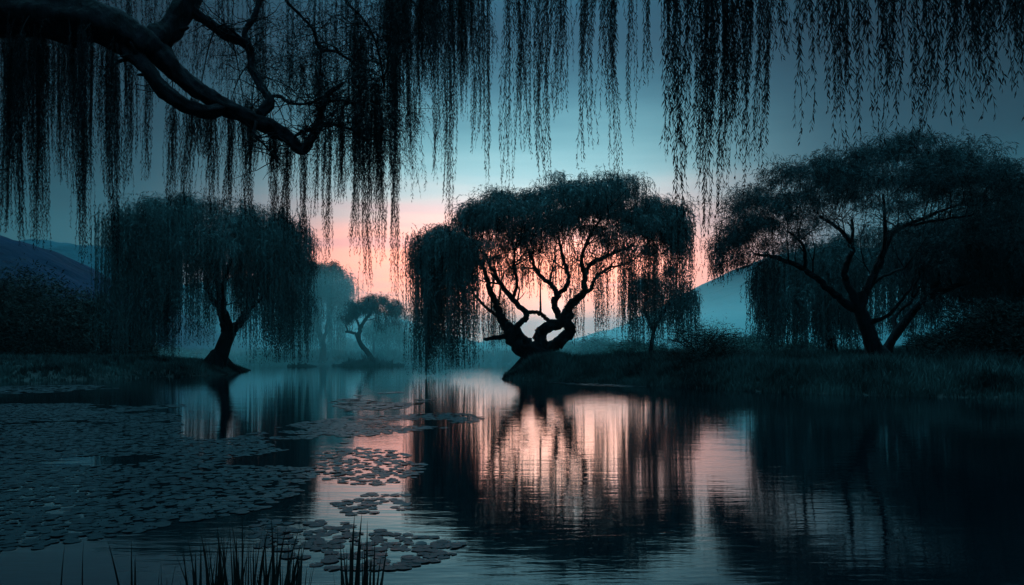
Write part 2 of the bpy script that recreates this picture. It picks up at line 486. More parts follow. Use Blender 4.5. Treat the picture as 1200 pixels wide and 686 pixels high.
# centre willow
willow('broad gnarled old willow with forked trunk silhouetted against the sunset on the bank tip', 62,
       [(630, 434, 18), (630, 424, 16), (629, 416, 15), (630, 409, 14), (632, 404, 9)],
       [[(624, 418, 8), (612, 408, 9), (601, 397, 8), (594, 384, 6.5), (586, 371, 4.5), (581, 354, 3.8), (573, 338, 3), (568, 318, 2.3), (560, 302, 1.5)],
        [(620, 412, 7), (616, 402, 6.5), (609, 395, 6), (606, 386, 3.8, -.4), (608, 380, 3.5, -.6), (615, 375, 3.5, -.8), (615, 367, 3.2, -1), (601, 352, 3, -1.4), (590, 339, 2.6, -1.8), (577, 318, 2, -2.2), (566, 296, 1.2, -3)],
        [(614, 368, 2.2, -1), (625, 366.5, 2.2, -.6), (635, 369, 2.3, 0), (643, 377, 2.6, .2), (646, 386, 3, 0)],
        [(598, 393, 4.5, 0), (590, 395, 3, -.3), (580, 396.5, 2.6, -.4), (568, 397.5, 1.8, -.3)],
        [(631, 414, 9), (634, 400, 8), (636, 389, 6.5), (647, 382, 6), (659, 377, 6), (666, 364, 5), (674, 353, 4.6), (684, 344, 4), (686, 328, 3), (690, 312, 2.5), (712, 300, 2), (742, 288, 1.3)],
        [(634, 412, 8), (647, 405, 7, .3), (660, 398, 6.5, .4), (667, 388, 6, .3), (664, 379, 5.5, 0), (668, 368, 4.6, 0)],
        [(660, 377, 5), (653, 366, 4, .5), (650, 354, 3.6, .8), (655, 344, 3.4, 1.1), (649, 334, 2.8, 1.6), (636, 322, 2.4, 2), (627, 308, 2, 2.6), (622, 290, 1.5, 3.2), (612, 275, 1, 3.6)],
        [(655, 344, 2.6, 1.1), (664, 336, 2.8, .8), (667, 325, 2.3, .4), (660, 305, 2, -.3), (655, 285, 1.5, -.9), (650, 265, 1, -1.2)],
        [(684, 344, 2.8), (693, 338, 2.2, .8), (700, 325, 1.8, 1.5), (716, 312, 1.5, 2), (745, 303, 1, 2.5)],
        [(686, 328, 2.4), (680, 308, 2, -1), (686, 285, 1.6, -1.8), (700, 262, 1, -2.4)],
        [(593, 380, 2.6), (586, 372, 2, 1), (570, 360, 1.8, 1.6), (556, 345, 1.5, 2.2), (543, 325, 1, 3)],
        [(601, 352, 2.2, -1.4), (606, 335, 1.8, -2), (602, 312, 1.4, -2.6), (606, 288, .9, -3)]],
       [(487, 292), (497, 277), (520, 272), (540, 262), (550, 246), (570, 244), (582, 226), (600, 226), (612, 232), (630, 230), (645, 216), (665, 214), (690, 218), (705, 210), (730, 205), (748, 212), (758, 236), (775, 246), (795, 246), (808, 262)],
       [(487, 312), (520, 322), (560, 312), (600, 298), (650, 290), (700, 288), (740, 290), (770, 290), (808, 286)],
       6.5, 250,
       [(487, 530, 286, 440, 30, 17, -4, 4), (496, 512, 285, 420, 8, 14, -5, 5), (530, 562, 285, 432, 18, 16, -5, 1), (510, 560, 280, 340, 16, 14, -5, 3), (560, 600, 345, 415, 11, 11, 3, 7),
        (700, 712, 300, 396, 5, 10, -4, 4), (728, 748, 290, 400, 10, 12, -5, 4), (755, 775, 280, 402, 9, 12, -4, 4), (776, 806, 262, 375, 14, 10, -4, 3), (480, 500, 290, 335, 10, 9, -3, 3),
        (672, 690, 330, 405, 6, 8, 2, 7), (560, 715, 285, 350, 52, 5, -3, 6), (794, 808, 262, 310, 8, 9, -2, 3)],
       twigs=620, seed=11, mop_n=62, mop_R=1.3, hang=1.3, sp=0.12, leaf=0.28, lw=0.042, twig_r=0.075, pw=1.9)

# right willow: flat wind-swept crown
willow('dark spreading willow with slanting trunk and flat windswept crown on the right bank', 46,
       [(1030, 424, 15), (1026, 412, 10), (1020, 396, 8.5), (1013, 376, 7.5), (1006, 360, 7)],
       [[(1007, 364, 6), (990, 355, 4.5), (968, 336, 3.8), (947, 315, 3.2, .5), (921, 301, 2.4, 1), (893, 294, 1.4, 1.4)],
        [(1005, 358, 5), (994, 335, 4), (985, 319, 3.6, -.5), (989, 297, 3, -1), (975, 277, 2.2, -1.5), (945, 261, 1.4, -2)],
        [(1006, 362, 6.5), (1016, 340, 5), (1031, 315, 4.2, .4), (1044, 290, 3.4, .8), (1064, 265, 2.6, 1.2), (1107, 247, 1.8, 1.6), (1150, 231, 1.1, 2)],
        [(1031, 315, 3), (1031, 290, 2.4, -.6), (1023, 252, 1.7, -1.4), (1018, 235, 1.2, -1.8)],
        [(1011, 372, 4), (1024, 345, 3, 1), (1040, 328, 2.3, 1.6), (1060, 318, 1.8, 2.2), (1090, 308, 1.2, 3)],
        [(989, 297, 2.2, -1), (997, 277, 1.8, -.3), (1003, 255, 1.2, .5)],
        [(1064, 265, 2), (1085, 262, 1.6, -.8), (1120, 258, 1.1, -1.6)],
        [(947, 315, 2.4, .5), (938, 290, 1.7, -.5), (915, 275, 1.1, -1.2)],
        [(1014, 378, 3.4, 0), (1027, 372, 2.2, -1.2), (1040, 350, 1.6, -2), (1052, 330, 1, -2.5)]],
       [(842, 290), (850, 262), (870, 240), (895, 222), (920, 205), (950, 193), (985, 184), (1015, 178), (1045, 166), (1075, 172), (1105, 178), (1130, 186), (1160, 190), (1185, 212), (1195, 228)],
       [(842, 305), (870, 298), (900, 286), (940, 262), (980, 246), (1030, 236), (1080, 242), (1130, 240), (1195, 240)],
       5.5, 235,
       [(840, 850, 282, 335, 8, 12, -1.5, 1.5), (860, 872, 292, 325, 6, 9, -2, 2), (884, 892, 300, 365, 5, 10, -1, 1), (904, 914, 300, 395, 5, 10, -1, 1), (1090, 1180, 238, 268, 22, 8, -4, 4)],
       leaf_mat='leaf_dusk', twigs=340, seed=23, mop_n=60, mop_R=1.3, hang=0.4, drop=2.2, sp=0.10, leaf=0.24, lw=0.03, twig_r=0.042, lean=-0.55, jit=0.4, pw=1.5)

# left willow
willow('tall weeping willow draped to the ground with leaning trunk on the left bank', 72,
       [(254, 430, 13), (257, 420, 9.5), (262, 405, 8), (268, 392, 7.5)],
       [[(268, 394, 6), (280, 379, 4.8), (289, 368, 4.2), (293, 350, 3.6), (297, 333, 3), (316, 308, 1.8)],
        [(266, 396, 5), (262, 378, 4), (252, 360, 3.4, 1), (240, 348, 2.8, 1.6), (229, 325, 1.8, 2.4)],
        [(270, 388, 4.4), (267, 360, 3.4, -1), (271, 332, 2.6, -1.8), (285, 300, 1.8, -2.5), (288, 275, 1.2, -3)],
        [(289, 368, 3), (302, 357, 2.4, -1), (313, 350, 2, -1.6), (330, 330, 1.2, -2)],
        [(252, 360, 2.6, 1), (254, 330, 2, 0), (248, 295, 1.3, -1)]],
       [(145, 275), (152, 256), (165, 243), (185, 243), (205, 234), (225, 233), (250, 236), (285, 238), (320, 248), (345, 264), (358, 276), (370, 300)],
       [(145, 290), (200, 305), (260, 315), (320, 312), (370, 315)],
       8.0, 150,
       [(146, 205, 256, 420, 36, 20, -6, 4), (160, 240, 262, 406, 20, 18, -7, 7), (215, 300, 256, 374, 28, 16, -8, 4), (290, 330, 262, 410, 15, 16, -4, 7), (310, 370, 262, 426, 30, 17, -6, 5), (235, 300, 262, 392, 18, 10, 4, 8), (141, 152, 258, 300, 10, 10, -2, 2)],
       twigs=110, seed=31, mop_n=46, mop_R=1.6, hang=2.6, sp=0.16, leaf=0.34, lw=0.05)

willow('misty weeping willow hanging behind the right side of the tall left willow', 112 * 0.94 + 18,
       [(378, 421, 4), (379, 408, 3.4), (376, 395, 3), (372, 385, 2.6)],
       [[(378, 400, 2.6), (372, 380, 2.2), (370, 360, 1.8), (375, 345, 1.3)], [(379, 400, 2.2), (384, 380, 1.8), (390, 360, 1.2)]],
       [(338, 318), (350, 304), (370, 303), (390, 308), (402, 318), (413, 332)], [(338, 345), (375, 345), (413, 350)],
       7.0, 90, [(338, 356, 325, 419, 26, 12, -5, 5), (356, 402, 325, 414, 36, 10, -5, 5), (400, 412, 325, 352, 8, 8, -2, 2)],
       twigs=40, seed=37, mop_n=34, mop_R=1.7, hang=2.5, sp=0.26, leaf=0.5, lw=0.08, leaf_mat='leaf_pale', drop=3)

# small island willow, leaning
willow('small leaning willow with bent trunk alone on a low islet', 106.5,
       [(438, 427, 4.5), (434, 418, 3.2), (427, 409, 3), (421, 400, 2.8), (420, 392, 2.6)],
       [[(420, 396, 2.5), (422, 384, 2.2), (430, 373, 1.8), (437, 362, 1.4), (440, 356, 1)],
        [(421, 399, 2), (416, 391, 1.6), (408, 389, 1.5), (405, 389, 1.1)], [(408, 389, 1.2), (405, 381, .8)],
        [(422, 384, 1.4), (415, 372, 1.1, 1), (412, 362, .8, 1.5)]],
       [(405, 372), (415, 356), (425, 349), (440, 345), (455, 347), (466, 355), (471, 366)], [(405, 374), (430, 364), (455, 366), (471, 376)],
       4.2, 44, [(404, 416, 362, 378, 8, 8, -2, 2), (455, 471, 358, 374, 12, 8, -2, 2), (440, 452, 368, 392, 5, 7, 0, 2)],
       twigs=80, seed=41, mop_n=52, mop_R=1.0, hang=1.0, sp=0.24, leaf=0.4, lw=0.065, drop=1.4, leaf_mat='leaf_dark')
willow('faint misty willow standing upright behind the small leaning willow', 128,
       [(439, 422, 1.8), (438, 408, 1.5), (438, 396, 1.2)], [[(438, 402, 1.2), (443, 390, 1), (452, 383, .7)], [(438, 398, 1), (434, 386, .7)]],
       [(428, 386), (440, 374), (460, 368), (474, 376), (480, 390)], [(428, 392), (455, 388), (480, 398)],
       5, 46, [(450, 480, 380, 414, 20, 10, -3, 3), (428, 445, 385, 405, 7, 8, -2, 3)],
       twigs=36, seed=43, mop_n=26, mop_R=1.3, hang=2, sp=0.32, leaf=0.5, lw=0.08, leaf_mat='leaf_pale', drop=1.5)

# drooping tree right behind the centre willow
willow('drooping dark willow half hidden behind the right side of the gnarled centre willow', 80,
       [(762, 418, 2.6), (764, 400, 2.2), (768, 380, 1.8)], [[(766, 388, 2.4), (776, 368, 1.8), (790, 350, 1.2)], [(766, 388, 2), (756, 365, 1.5), (758, 348, 1)]],
       [(738, 334), (750, 318), (770, 314), (790, 322), (805, 336), (816, 356)], [(738, 346), (765, 340), (816, 362)],
       4.5, 30, [(778, 816, 345, 402, 22, 10, -3, 3), (738, 782, 335, 412, 17, 9, -4, 3)],
       twigs=40, seed=47, mop_n=36, mop_R=1.1, hang=1.6, sp=0.17, leaf=0.36, lw=0.055, drop=1.4)

# curtain willow behind the right willow
willow('pale misty curtain willow hanging to the ground behind the slanting right trunk', 74,
       [(975, 418, 7), (974, 400, 5.5), (970, 380, 4.5)], [[(971, 384, 4), (958, 360, 3), (945, 338, 2)], [(972, 384, 4), (985, 355, 3), (1005, 330, 2)]],
       [(888, 322), (900, 303), (930, 292), (960, 284), (1000, 276), (1040, 268), (1080, 262), (1110, 268), (1130, 290)],
       [(888, 330), (940, 325), (1000, 318), (1060, 315), (1130, 330)],
       7.5, 150, [(890, 1005, 318, 419, 76, 15, -5, 5), (990, 1120, 310, 400, 50, 13, -2, 6), (886, 896, 318, 380, 8, 10, -2, 2)],
       twigs=50, seed=53, mop_n=40, mop_R=1.5, hang=2, sp=0.18, leaf=0.38, lw=0.06, drop=2.4)

# far right dark willow
willow('nearly black willow leaning out to the right edge behind the slanting right willow', 52,
       [(1036, 421, 8), (1042, 405, 5.5), (1055, 385, 5), (1074, 361, 4.5), (1095, 344, 4)],
       [[(1095, 344, 3.8), (1115, 337, 3.2), (1140, 330, 2.6), (1172, 311, 1.8), (1210, 296, 1.2)],
        [(1092, 346, 3.4), (1110, 325, 2.6, 1), (1128, 303, 2, 1.6), (1158, 277, 1.3, 2)],
        [(1050, 392, 3), (1058, 370, 2.2, 1), (1085, 350, 1.6, 1.8), (1100, 330, 1, 2.2)]],
       [(1060, 300), (1090, 268), (1120, 252), (1150, 238), (1180, 226), (1210, 220), (1250, 214), (1300, 222), (1350, 260)],
       [(1060, 318), (1110, 310), (1160, 318), (1220, 330), (1350, 330)],
       6.5, 210, [(1120, 1230, 300, 365, 60, 13, -3, 6), (1180, 1340, 290, 395, 60, 13, -4, 5)],
       leaf_mat='leaf_dusk', twigs=80, seed=59, mop_n=46, mop_R=1.6, hang=1.4, drop=2.2, sp=0.14, leaf=0.32, lw=0.05)


# ------------------------------------------------------------------ shrubs
def shrub(name, label, px, pyb, w, h, Y, mt, n, leaf, lw, seed, group=None, flat=False, dmul=0.8, cat='bush', stems=5):
    rng = np.random.default_rng(seed)
    pm = Y / F
    b = P(px, pyb, Y)
    gz = float(ground_z(np.array([b[0]]), np.array([b[1]]))[0])
    root = empty(name, (b[0], b[1], gz - 0.05), label, cat, group)
    rx, rz = w * pm / 2, h * pm
    mb = MB()
    tips = []
    for k in range(stems):
        a = rng.random() * 6.28; e = 0.35 + 0.5 * rng.random()
        tip = np.array([b[0] + math.cos(a) * rx * e, b[1] + math.sin(a) * rx * e * dmul, gz + rz * (0.6 + 0.3 * rng.random())])
        q = bezier(np.array([b[0], b[1], gz - 0.1]) + rng.normal(size=3) * [0.08, 0.08, 0], np.array([b[0] + math.cos(a) * rx * e * 0.4, b[1], gz + rz * 0.55]), tip, 8)
        q[1:-1] += rng.normal(size=(6, 3)) * 0.04 * rx
        tube(mb, q, np.linspace(0.022, 0.007, 8) * rx, 6)
        for _ in range(6):
            s = q[rng.integers(3, 8)]; ee = s + np.array([rng.normal() * rx * 0.35, rng.normal() * rx * 0.3, rz * 0.15 * rng.random()])
            tube(mb, bezier(s, (s + ee) / 2 + [0, 0, 0.05 * rz], ee, 5), np.linspace(0.007, 0.003, 5) * rx, 4)
    mb.build('stem', M['bark'], root, smooth=True)
    mb = MB()
    # dome of uneven layered sprays
    nl = max(14, n // 160)
    ang = rng.random(nl) * 6.28; rr = np.sqrt(rng.random(nl)); hz = rng.random(nl)
    if flat: hz = 0.72 + 0.28 * hz
    cap = np.sqrt(np.clip(1 - rr ** 2 * 0.92, 0.03, 1))
    cx = b[0] + np.cos(ang) * rr * rx * 0.9; cy = b[1] + np.sin(ang) * rr * rx * dmul * 0.9
    cz = gz + rz * cap * (hz * 0.97 if not flat else hz) + (0 if flat else 0.05 * rz)
    if flat: cz = gz + rz * (0.62 + 0.34 * cap * hz)
    per = max(6, n // nl)
    idx = np.repeat(np.arange(nl), per)
    sz = (rx * (0.2 + 0.2 * rng.random(nl)))[idx]
    th = rng.random(len(idx)) * 6.28; q = np.sqrt(rng.random(len(idx)))
    p = np.stack([cx[idx] + np.cos(th) * q * sz, cy[idx] + np.sin(th) * q * sz * dmul, cz[idx] + rng.normal(size=len(idx)) * sz * (0.22 if flat else 0.32) - 0.15 * sz * q * q], -1)
    p[:, 2] = np.maximum(p[:, 2], gz + 0.05)
    d = unit(np.stack([np.cos(th), np.sin(th), rng.normal(size=len(th)) * 0.5], -1) + rng.normal(size=(len(th), 3)) * 0.35)
    w_ = unit(np.cross(d, rng.normal(size=d.shape)))
    ln = leaf * (0.6 + 0.8 * rng.random(len(idx)))[:, None]
    V = np.stack([p, p + d * ln * 0.45 + w_ * lw, p + d * ln, p + d * ln * 0.45 - w_ * lw], 1)
    mb.add(V.reshape(-1, 3), np.arange(len(idx) * 4).reshape(-1, 4))
    mb.build('foliage', M[mt], root)
    return root


shrub('spreading_shrub', 'small spreading shrub tree with dark branches between centre and right willows', 824, 420, 100, 48, 54, 'bush', 24000, 0.20, 0.014, 61, cat='shrub', stems=14)
for k, (px, pyb, w, h, Y, n, lab) in enumerate([
        (15, 424, 190, 100, 88, 60000, 'largest dark olive thicket mound at the left edge of the far bank'),
        (118, 424, 130, 76, 96, 42000, 'rounded dark olive thicket beside the tall left willow'),
        (-70, 424, 170, 104, 84, 30000, 'dark olive thicket cut off by the left edge')]):
    shrub('thicket', lab, px, pyb, w, h, Y, 'olive', n, 0.5, 0.06, 70 + k, group='dark thickets on the left', cat='bush')
for k, (px, pyb, w, h, Y, n, lab) in enumerate([
        (1172, 424, 130, 76, 44, 42000, 'dark layered bush at the foot of the right edge'),
        (1098, 422, 74, 34, 58, 16000, 'low dark bush just right of the slanting trunk'),
        (1256, 424, 120, 96, 44, 30000, 'tall dark bush cut off by the right edge')]):
    shrub('layered_bush', lab, px, pyb, w, h, Y, 'bush', n, 0.28, 0.03, 80 + k, group='dark bushes on the right')
mist_b = [(505, 421, 60, 24, 150, 'rounded misty bush on the far shore right of the small willow'),
          (475, 421, 44, 16, 165, 'low misty bush directly behind the small willow'),
          (545, 421, 46, 15, 175, 'low misty bush behind the left curtain of the centre willow'),
          (585, 421, 40, 20, 190, 'far misty bush seen under the low stub of the centre willow'),
          (700, 420, 70, 26, 110, 'misty teal bush right of the centre trunk'),
          (745, 420, 66, 24, 96, 'misty teal bush under the drooping willow'),
          (880, 419, 84, 26, 92, 'pale misty bush left of the curtain willow'),
          (668, 421, 40, 18, 125, 'small misty bush close behind the centre trunk'),
          (310, 422, 60, 22, 118, 'misty bush seen under the right side of the tall left willow'),
          (400, 421, 44, 20, 150, 'misty bush left of the small leaning willow'),
          (200, 423, 70, 20, 110, 'low misty bush seen through the tall left willow'),
          (930, 419, 60, 20, 88, 'low misty bush under the curtain willow')]
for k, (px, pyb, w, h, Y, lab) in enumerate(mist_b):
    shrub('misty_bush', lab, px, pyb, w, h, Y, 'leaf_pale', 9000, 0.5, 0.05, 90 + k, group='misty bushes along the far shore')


# ------------------------------------------------------------------ grass
def blades(mb, x, y, z, h, w, rng, bend=0.25):
    n = len(x)
    a = rng.random(n) * 6.28; c = np.cos(a) * w / 2; s = np.sin(a) * w / 2
    bx = rng.normal(size=n) * bend * h; by = rng.normal(size=n) * bend * h
    V = np.empty((n, 5, 3))
    V[:, 0] = np.stack([x - c, y - s, z], -1); V[:, 1] = np.stack([x + c, y + s, z], -1)
    V[:, 2] = np.stack([x + c * .7 + bx * .35, y + s * .7 + by * .35, z + h * .6], -1)
    V[:, 3] = np.stack([x - c * .7 + bx * .35, y - s * .7 + by * .35, z + h * .6], -1)
    V[:, 4] = np.stack([x + bx, y + by, z + h], -1)
    b = np.arange(n)[:, None] * 5
    mb.add(V.reshape(-1, 3), b + np.array([[0, 1, 2, 3]]), b + np.array([[3, 2, 4]]))


def grass_zone(n, x0, x1, y0, y1, hmin, hmax, w, seed, shore=3.0, inland=0.25):
    rng = np.random.default_rng(seed)
    # tufts
    m = n // 9
    x = x0 + (x1 - x0) * rng.random(m); y = y0 + (y1 - y0) * rng.random(m)
    d = sdf(x, y)
    keep = (d > -0.12) & (rng.random(m) < np.where(d < shore, 1.0, inland)) & (np.abs(x) < y * 0.78 + 6)
    x, y = np.repeat(x[keep], 9), np.repeat(y[keep], 9)
    x = x + rng.normal(size=len(x)) * 0.12; y = y + rng.normal(size=len(x)) * 0.12
    z = np.maximum(ground_z(x, y), -0.1) - 0.03
    hh = hmin + (hmax - hmin) * np.clip(0.5 + 1.3 * fbm(x * 0.3, y * 0.3, seed, 3) + 0.25 * rng.normal(size=len(x)), 0.1, 1.4)
    hh = hh * np.clip(0.4 + sdf(x, y) / 3.5, 0.35, 1.0)
    return x, y, z, hh, w, rng


mb = MB()
for a in [(420000, -6, 62, 30, 62, 0.35, 1.0, 0.05, 1, 4.0, 0.35), (120000, -4, 70, 55, 100, 0.3, 0.9, 0.09, 2, 5, 0.6),
          (160000, -75, -24, 48, 92, 0.25, 0.7, 0.07, 3, 3.5, 0.4), (150000, -75, 90, 100, 165, 0.4, 1.3, 0.16, 4, 6, 0.6),
          (9000, -1.5, 4, 53, 66, 0.6, 1.3, 0.06, 9, 9, 1), (24000, -26, -14, 103, 110, 0.2, 0.6, 0.08, 5, 3, 1), (5000, -30, -25, 99, 103, 0.2, 0.6, 0.08, 6, 3, 1),
          (15000, -20, -11, 4, 15, 0.3, 0.8, 0.02, 7, 3, 1), (12000, 8, 19, 2, 12, 0.3, 0.8, 0.02, 8, 3, 1)]:
    x, y, z, hh, w, rng = grass_zone(*a)
    blades(mb, x, y, z, hh, w, rng)
tag(mb.build('grass', M['grass']), 'rough dark grass and sedge along the banks', None, None, 'stuff')

# ------------------------------------------------------------------ lily pads
patches = [
    ('dark crowded lily pad in the broad left raft', 0.16, 0.9, [(-60, 476), (60, 471), (150, 476), (212, 487), (215, 512), (255, 516), (330, 500), (402, 490), (408, 540), (366, 563), (358, 578), (300, 600), (225, 612), (150, 628), (60, 642), (-120, 668)]),
    ('far lily pad in the narrow strip near the left bank', 0.34, 0.8, [(50, 489), (120, 479), (218, 473.5), (222, 476), (130, 485), (60, 492)]),
    ('lily pad in the glinting raft before the centre willow', 0.19, 0.86, [(330, 499), (400, 488), (545, 483.5), (572, 491), (545, 500), (440, 511), (400, 513)]),
    ('lily pad in the small far raft below the islet', 0.32, 0.82, [(385, 472), (405, 464), (465, 459), (500, 462), (505, 470), (470, 480), (400, 482)]),
    ('lily pad in the raft bordering the clear pale water', 0.15, 0.66, [(366, 532), (400, 524), (470, 528), (500, 545), (492, 560), (440, 571), (378, 563)]),
    ('lily pad in the loose group below the clear pale water', 0.15, 0.6, [(380, 592), (430, 577), (492, 581), (486, 596), (400, 606)]),
    ('low lying lily pad in the nearest raft beside the reeds', 0.145, 0.7, [(300, 608), (400, 603), (480, 595), (545, 635), (540, 652), (480, 668), (400, 672), (330, 655), (290, 635)]),
    ('lily pad in the thin pale strip along the right bank', 0.34, 0.8, [(640, 447.8), (700, 449.6), (758, 453), (740, 454), (690, 452), (650, 450)]),
    ('far lily pad in the strip beside the dark left bank', 0.34, 0.75, [(-40, 453), (120, 451), (142, 455), (60, 461), (-40, 463)]),
]
pads = []
rngp = np.random.default_rng(99)
for pi, (lab, s, fill, poly) in enumerate(patches):
    wp = [tuple(W(*p)) for p in poly]
    a = np.array(wp)
    gx = np.arange(a[:, 0].min(), a[:, 0].max(), s * 0.92); gy = np.arange(a[:, 1].min(), a[:, 1].max(), s * 0.92)
    GX, GY = np.meshgrid(gx, gy); GX = GX + (np.arange(len(gy)) % 2)[:, None] * s * 0.46
    GX = GX + rngp.normal(size=GX.shape) * s * 0.14; GY = GY + rngp.normal(size=GX.shape) * s * 0.14
    # gaps drift diagonally through the raft
    nz = fbm(GX * 0.35 + GY * 0.15, GY * 0.42, 40 + pi, 3) + 0.35 * fbm(GX * 1.3, GY * 1.7, 80 + pi, 2)
    edge = seg_dist(GX, GY, wp)
    ok = in_poly(GX, GY, wp) & (rngp.random(GX.shape) < fill) & (nz < 0.07 + 0.15 * fill) & (np.abs(GX) < GY * 0.70 + 1) & (edge > 0.5 * s * rngp.random(GX.shape))
    for x, y in zip(GX[ok], GY[ok]): pads.append((x, y, s * (0.38 + 0.24 * rngp.random()) , pi))
NP = len(pads)
print('lily pads', NP)
pads.sort(key=lambda p: p[1] / p[2])


def pad_shape(seed):
    r = np.random.default_rng(seed); n = 18
    th = np.linspace(0.16, 2 * math.pi - 0.16, n) + 0
    rad = 1 + 0.05 * np.sin(th * 3 + r.random() * 6) + 0.04 * np.sin(th * 7 + r.random() * 6) + 0.02 * r.normal(size=n)
    lift = 0.02 * np.sin(th * 2 + r.random() * 6) + 0.03 * np.sin(th * 3 + r.random() * 6)
    rim = np.stack([np.cos(th) * rad, np.sin(th) * rad, 0.006 + 0.8 * np.maximum(lift, -0.004)], -1)
    mid = np.stack([np.cos(th) * rad * 0.72, np.sin(th) * rad * 0.72, np.full(n, 0.012) + 0.3 * np.maximum(lift, 0)], -1)
    rl = rim - [0, 0, 0.012]
    c = np.array([[0.1, 0, 0.0]])
    V = np.vstack([c, mid, rim, rl])
    t = [[0, i + 1, i + 2] for i in range(n - 1)]
    q = [[1 + i, 1 + n + i, 2 + n + i, 2 + i] for i in range(n - 1)] + [[1 + n + i, 1 + 2 * n + i, 2 + 2 * n + i, 2 + n + i] for i in range(n - 1)]
    return V, np.array(q), np.array(t)


shapes = [pad_shape(s) for s in range(6)]
protos = []
for V, q, t in shapes:
    me = bpy.data.meshes.new('lily_pad')
    me.from_pydata([tuple(v) for v in V * [1, 1, 1]], [], [tuple(f) for f in q] + [tuple(f) for f in t]); me.materials.append(M['pad'])
    protos.append(me)
rest = MB(); count = 0
for k, (x, y, r, pi) in enumerate(pads):
    a = rngp.random() * 6.28; tx, ty = rngp.normal(size=2) * 0.018
    if k < 300:
        o = bpy.data.objects.new('lily_pad', protos[k % 6]); C.objects.link(o)
        o.location = (x, y, 0.004 + 0.006 * rngp.random()); o.scale = (r, r, r); o.rotation_euler = (tx, ty, a)
        tag(o, patches[pi][0], 'lily pad', 'lily pads of patch %s' % ['the broad left raft', 'the narrow far strip', 'the glinting raft', 'the small far raft', 'the raft by the clear water', 'the loose group', 'the nearest raft', 'the right bank strip', 'the left bank strip'][pi])
    else:
        V, q, t = shapes[k % 6]
        ca, sa = math.cos(a), math.sin(a)
        Vx = V[:, 0] * ca - V[:, 1] * sa; Vy = V[:, 0] * sa + V[:, 1] * ca
        rest.add(np.stack([x + Vx * r, y + Vy * r, 0.004 + 0.006 * rngp.random() + r * (V[:, 2] + Vx * tx * 1.5 + Vy * ty * 1.5)], -1), q, t)
tag(rest.build('lily_pads', M['pad']), 'thousands of small lily pads further out on the water', None, None, 'stuff')


# ------------------------------------------------------------------ reeds in the foreground
def reed_clump(label, specs, Y, seed):
    rng = np.random.default_rng(seed)
    mb = MB()
    cx = np.mean([s[0] for s in specs]); org = np.array([(cx - CX) / F * Y, Y, -0.1])
    for bx, tx, ty, w in specs:
        yy = Y + rng.normal() * 0.22
        a = P(bx, 700, yy); a[2] = -0.1
        b = P(tx, ty, yy) + np.array([0, rng.normal() * 0.1, 0])
        mid = np.array([a[0] * 0.85 + b[0] * 0.15, (a[1] + b[1]) / 2, a[2] + (b[2] - a[2]) * 0.6])
        q = bezier(a, mid, b, 9)
        th = rng.normal() * 0.5; side = np.array([math.cos(th), math.sin(th), 0]); nrm = np.array([-math.sin(th), math.cos(th), 0])
        tw = w * np.array([0.8, 1, 1, 0.95, 0.85, 0.7, 0.5, 0.28, 0.03])
        V = np.stack([q - side * tw[:, None] / 2, q + nrm * tw[:, None] * 0.22, q + side * tw[:, None] / 2], 1).reshape(-1, 3)
        f = []
        for k in range(8):
            f += [[3 * k, 3 * k + 1, 3 * k + 4, 3 * k + 3], [3 * k + 1, 3 * k + 2, 3 * k + 5, 3 * k + 4]]
        mb.add(V, f)
    o = mb.build('reed_clump', M['reed'], origin=org)
    tag(o, label, 'reeds', 'reed clumps in the foreground')


rr = np.random.default_rng(5)
sp = [(226 + rr.random() * 128, 0, 0, 0) for _ in range(105)]
sp = [(x, x + rr.normal() * 9 + (x - 290) * 0.1, 688 - (20 + 62 * rr.random() * (1 - ((x - 290) / 78) ** 2 * 0.5)), 0.010 + 0.02 * rr.random()) for x, _, _, _ in sp]
sp += [(300, 322, 614, .03), (318, 344, 622, .026), (286, 290, 602, .022), (270, 262, 636, .028), (335, 356, 632, .024), (322, 318, 606, .03)]
reed_clump('wide dense clump of dark reeds rising from the bottom edge', sp, 5.0, 1)
sp = [(404 + rr.random() * 34, 0, 0, 0) for _ in range(30)]
sp = [(x, x + rr.normal() * 5 + (x - 418) * 0.35, 688 - (12 + 50 * rr.random()), 0.02 + 0.014 * rr.random()) for x, _, _, _ in sp]
sp += [(410, 418, 600, .034), (414, 425, 600, .034), (430, 433, 607, .028), (412, 430, 624, .034), (402, 395, 639, .028), (437, 449, 668, .02), (440, 452, 672, .02), (398, 388, 664, .016)]
reed_clump('tall sharp clump of reeds right of the wide clump', sp, 4.8, 2)
reed_clump('small clump of thin reeds left of the wide clump', [(152, 148, 622, .018), (156, 158, 626, .02), (160, 161, 648, .022), (158, 156, 655, .02), (192, 194, 650, .015), (190, 203, 660, .01), (198, 197, 676, .02), (181, 183, 668, .012)], 5.0, 3)
reed_clump('two lone slanting reed blades near the bottom left corner', [(68, 78, 634, .014), (100, 114, 626, .014)], 5.0, 4)


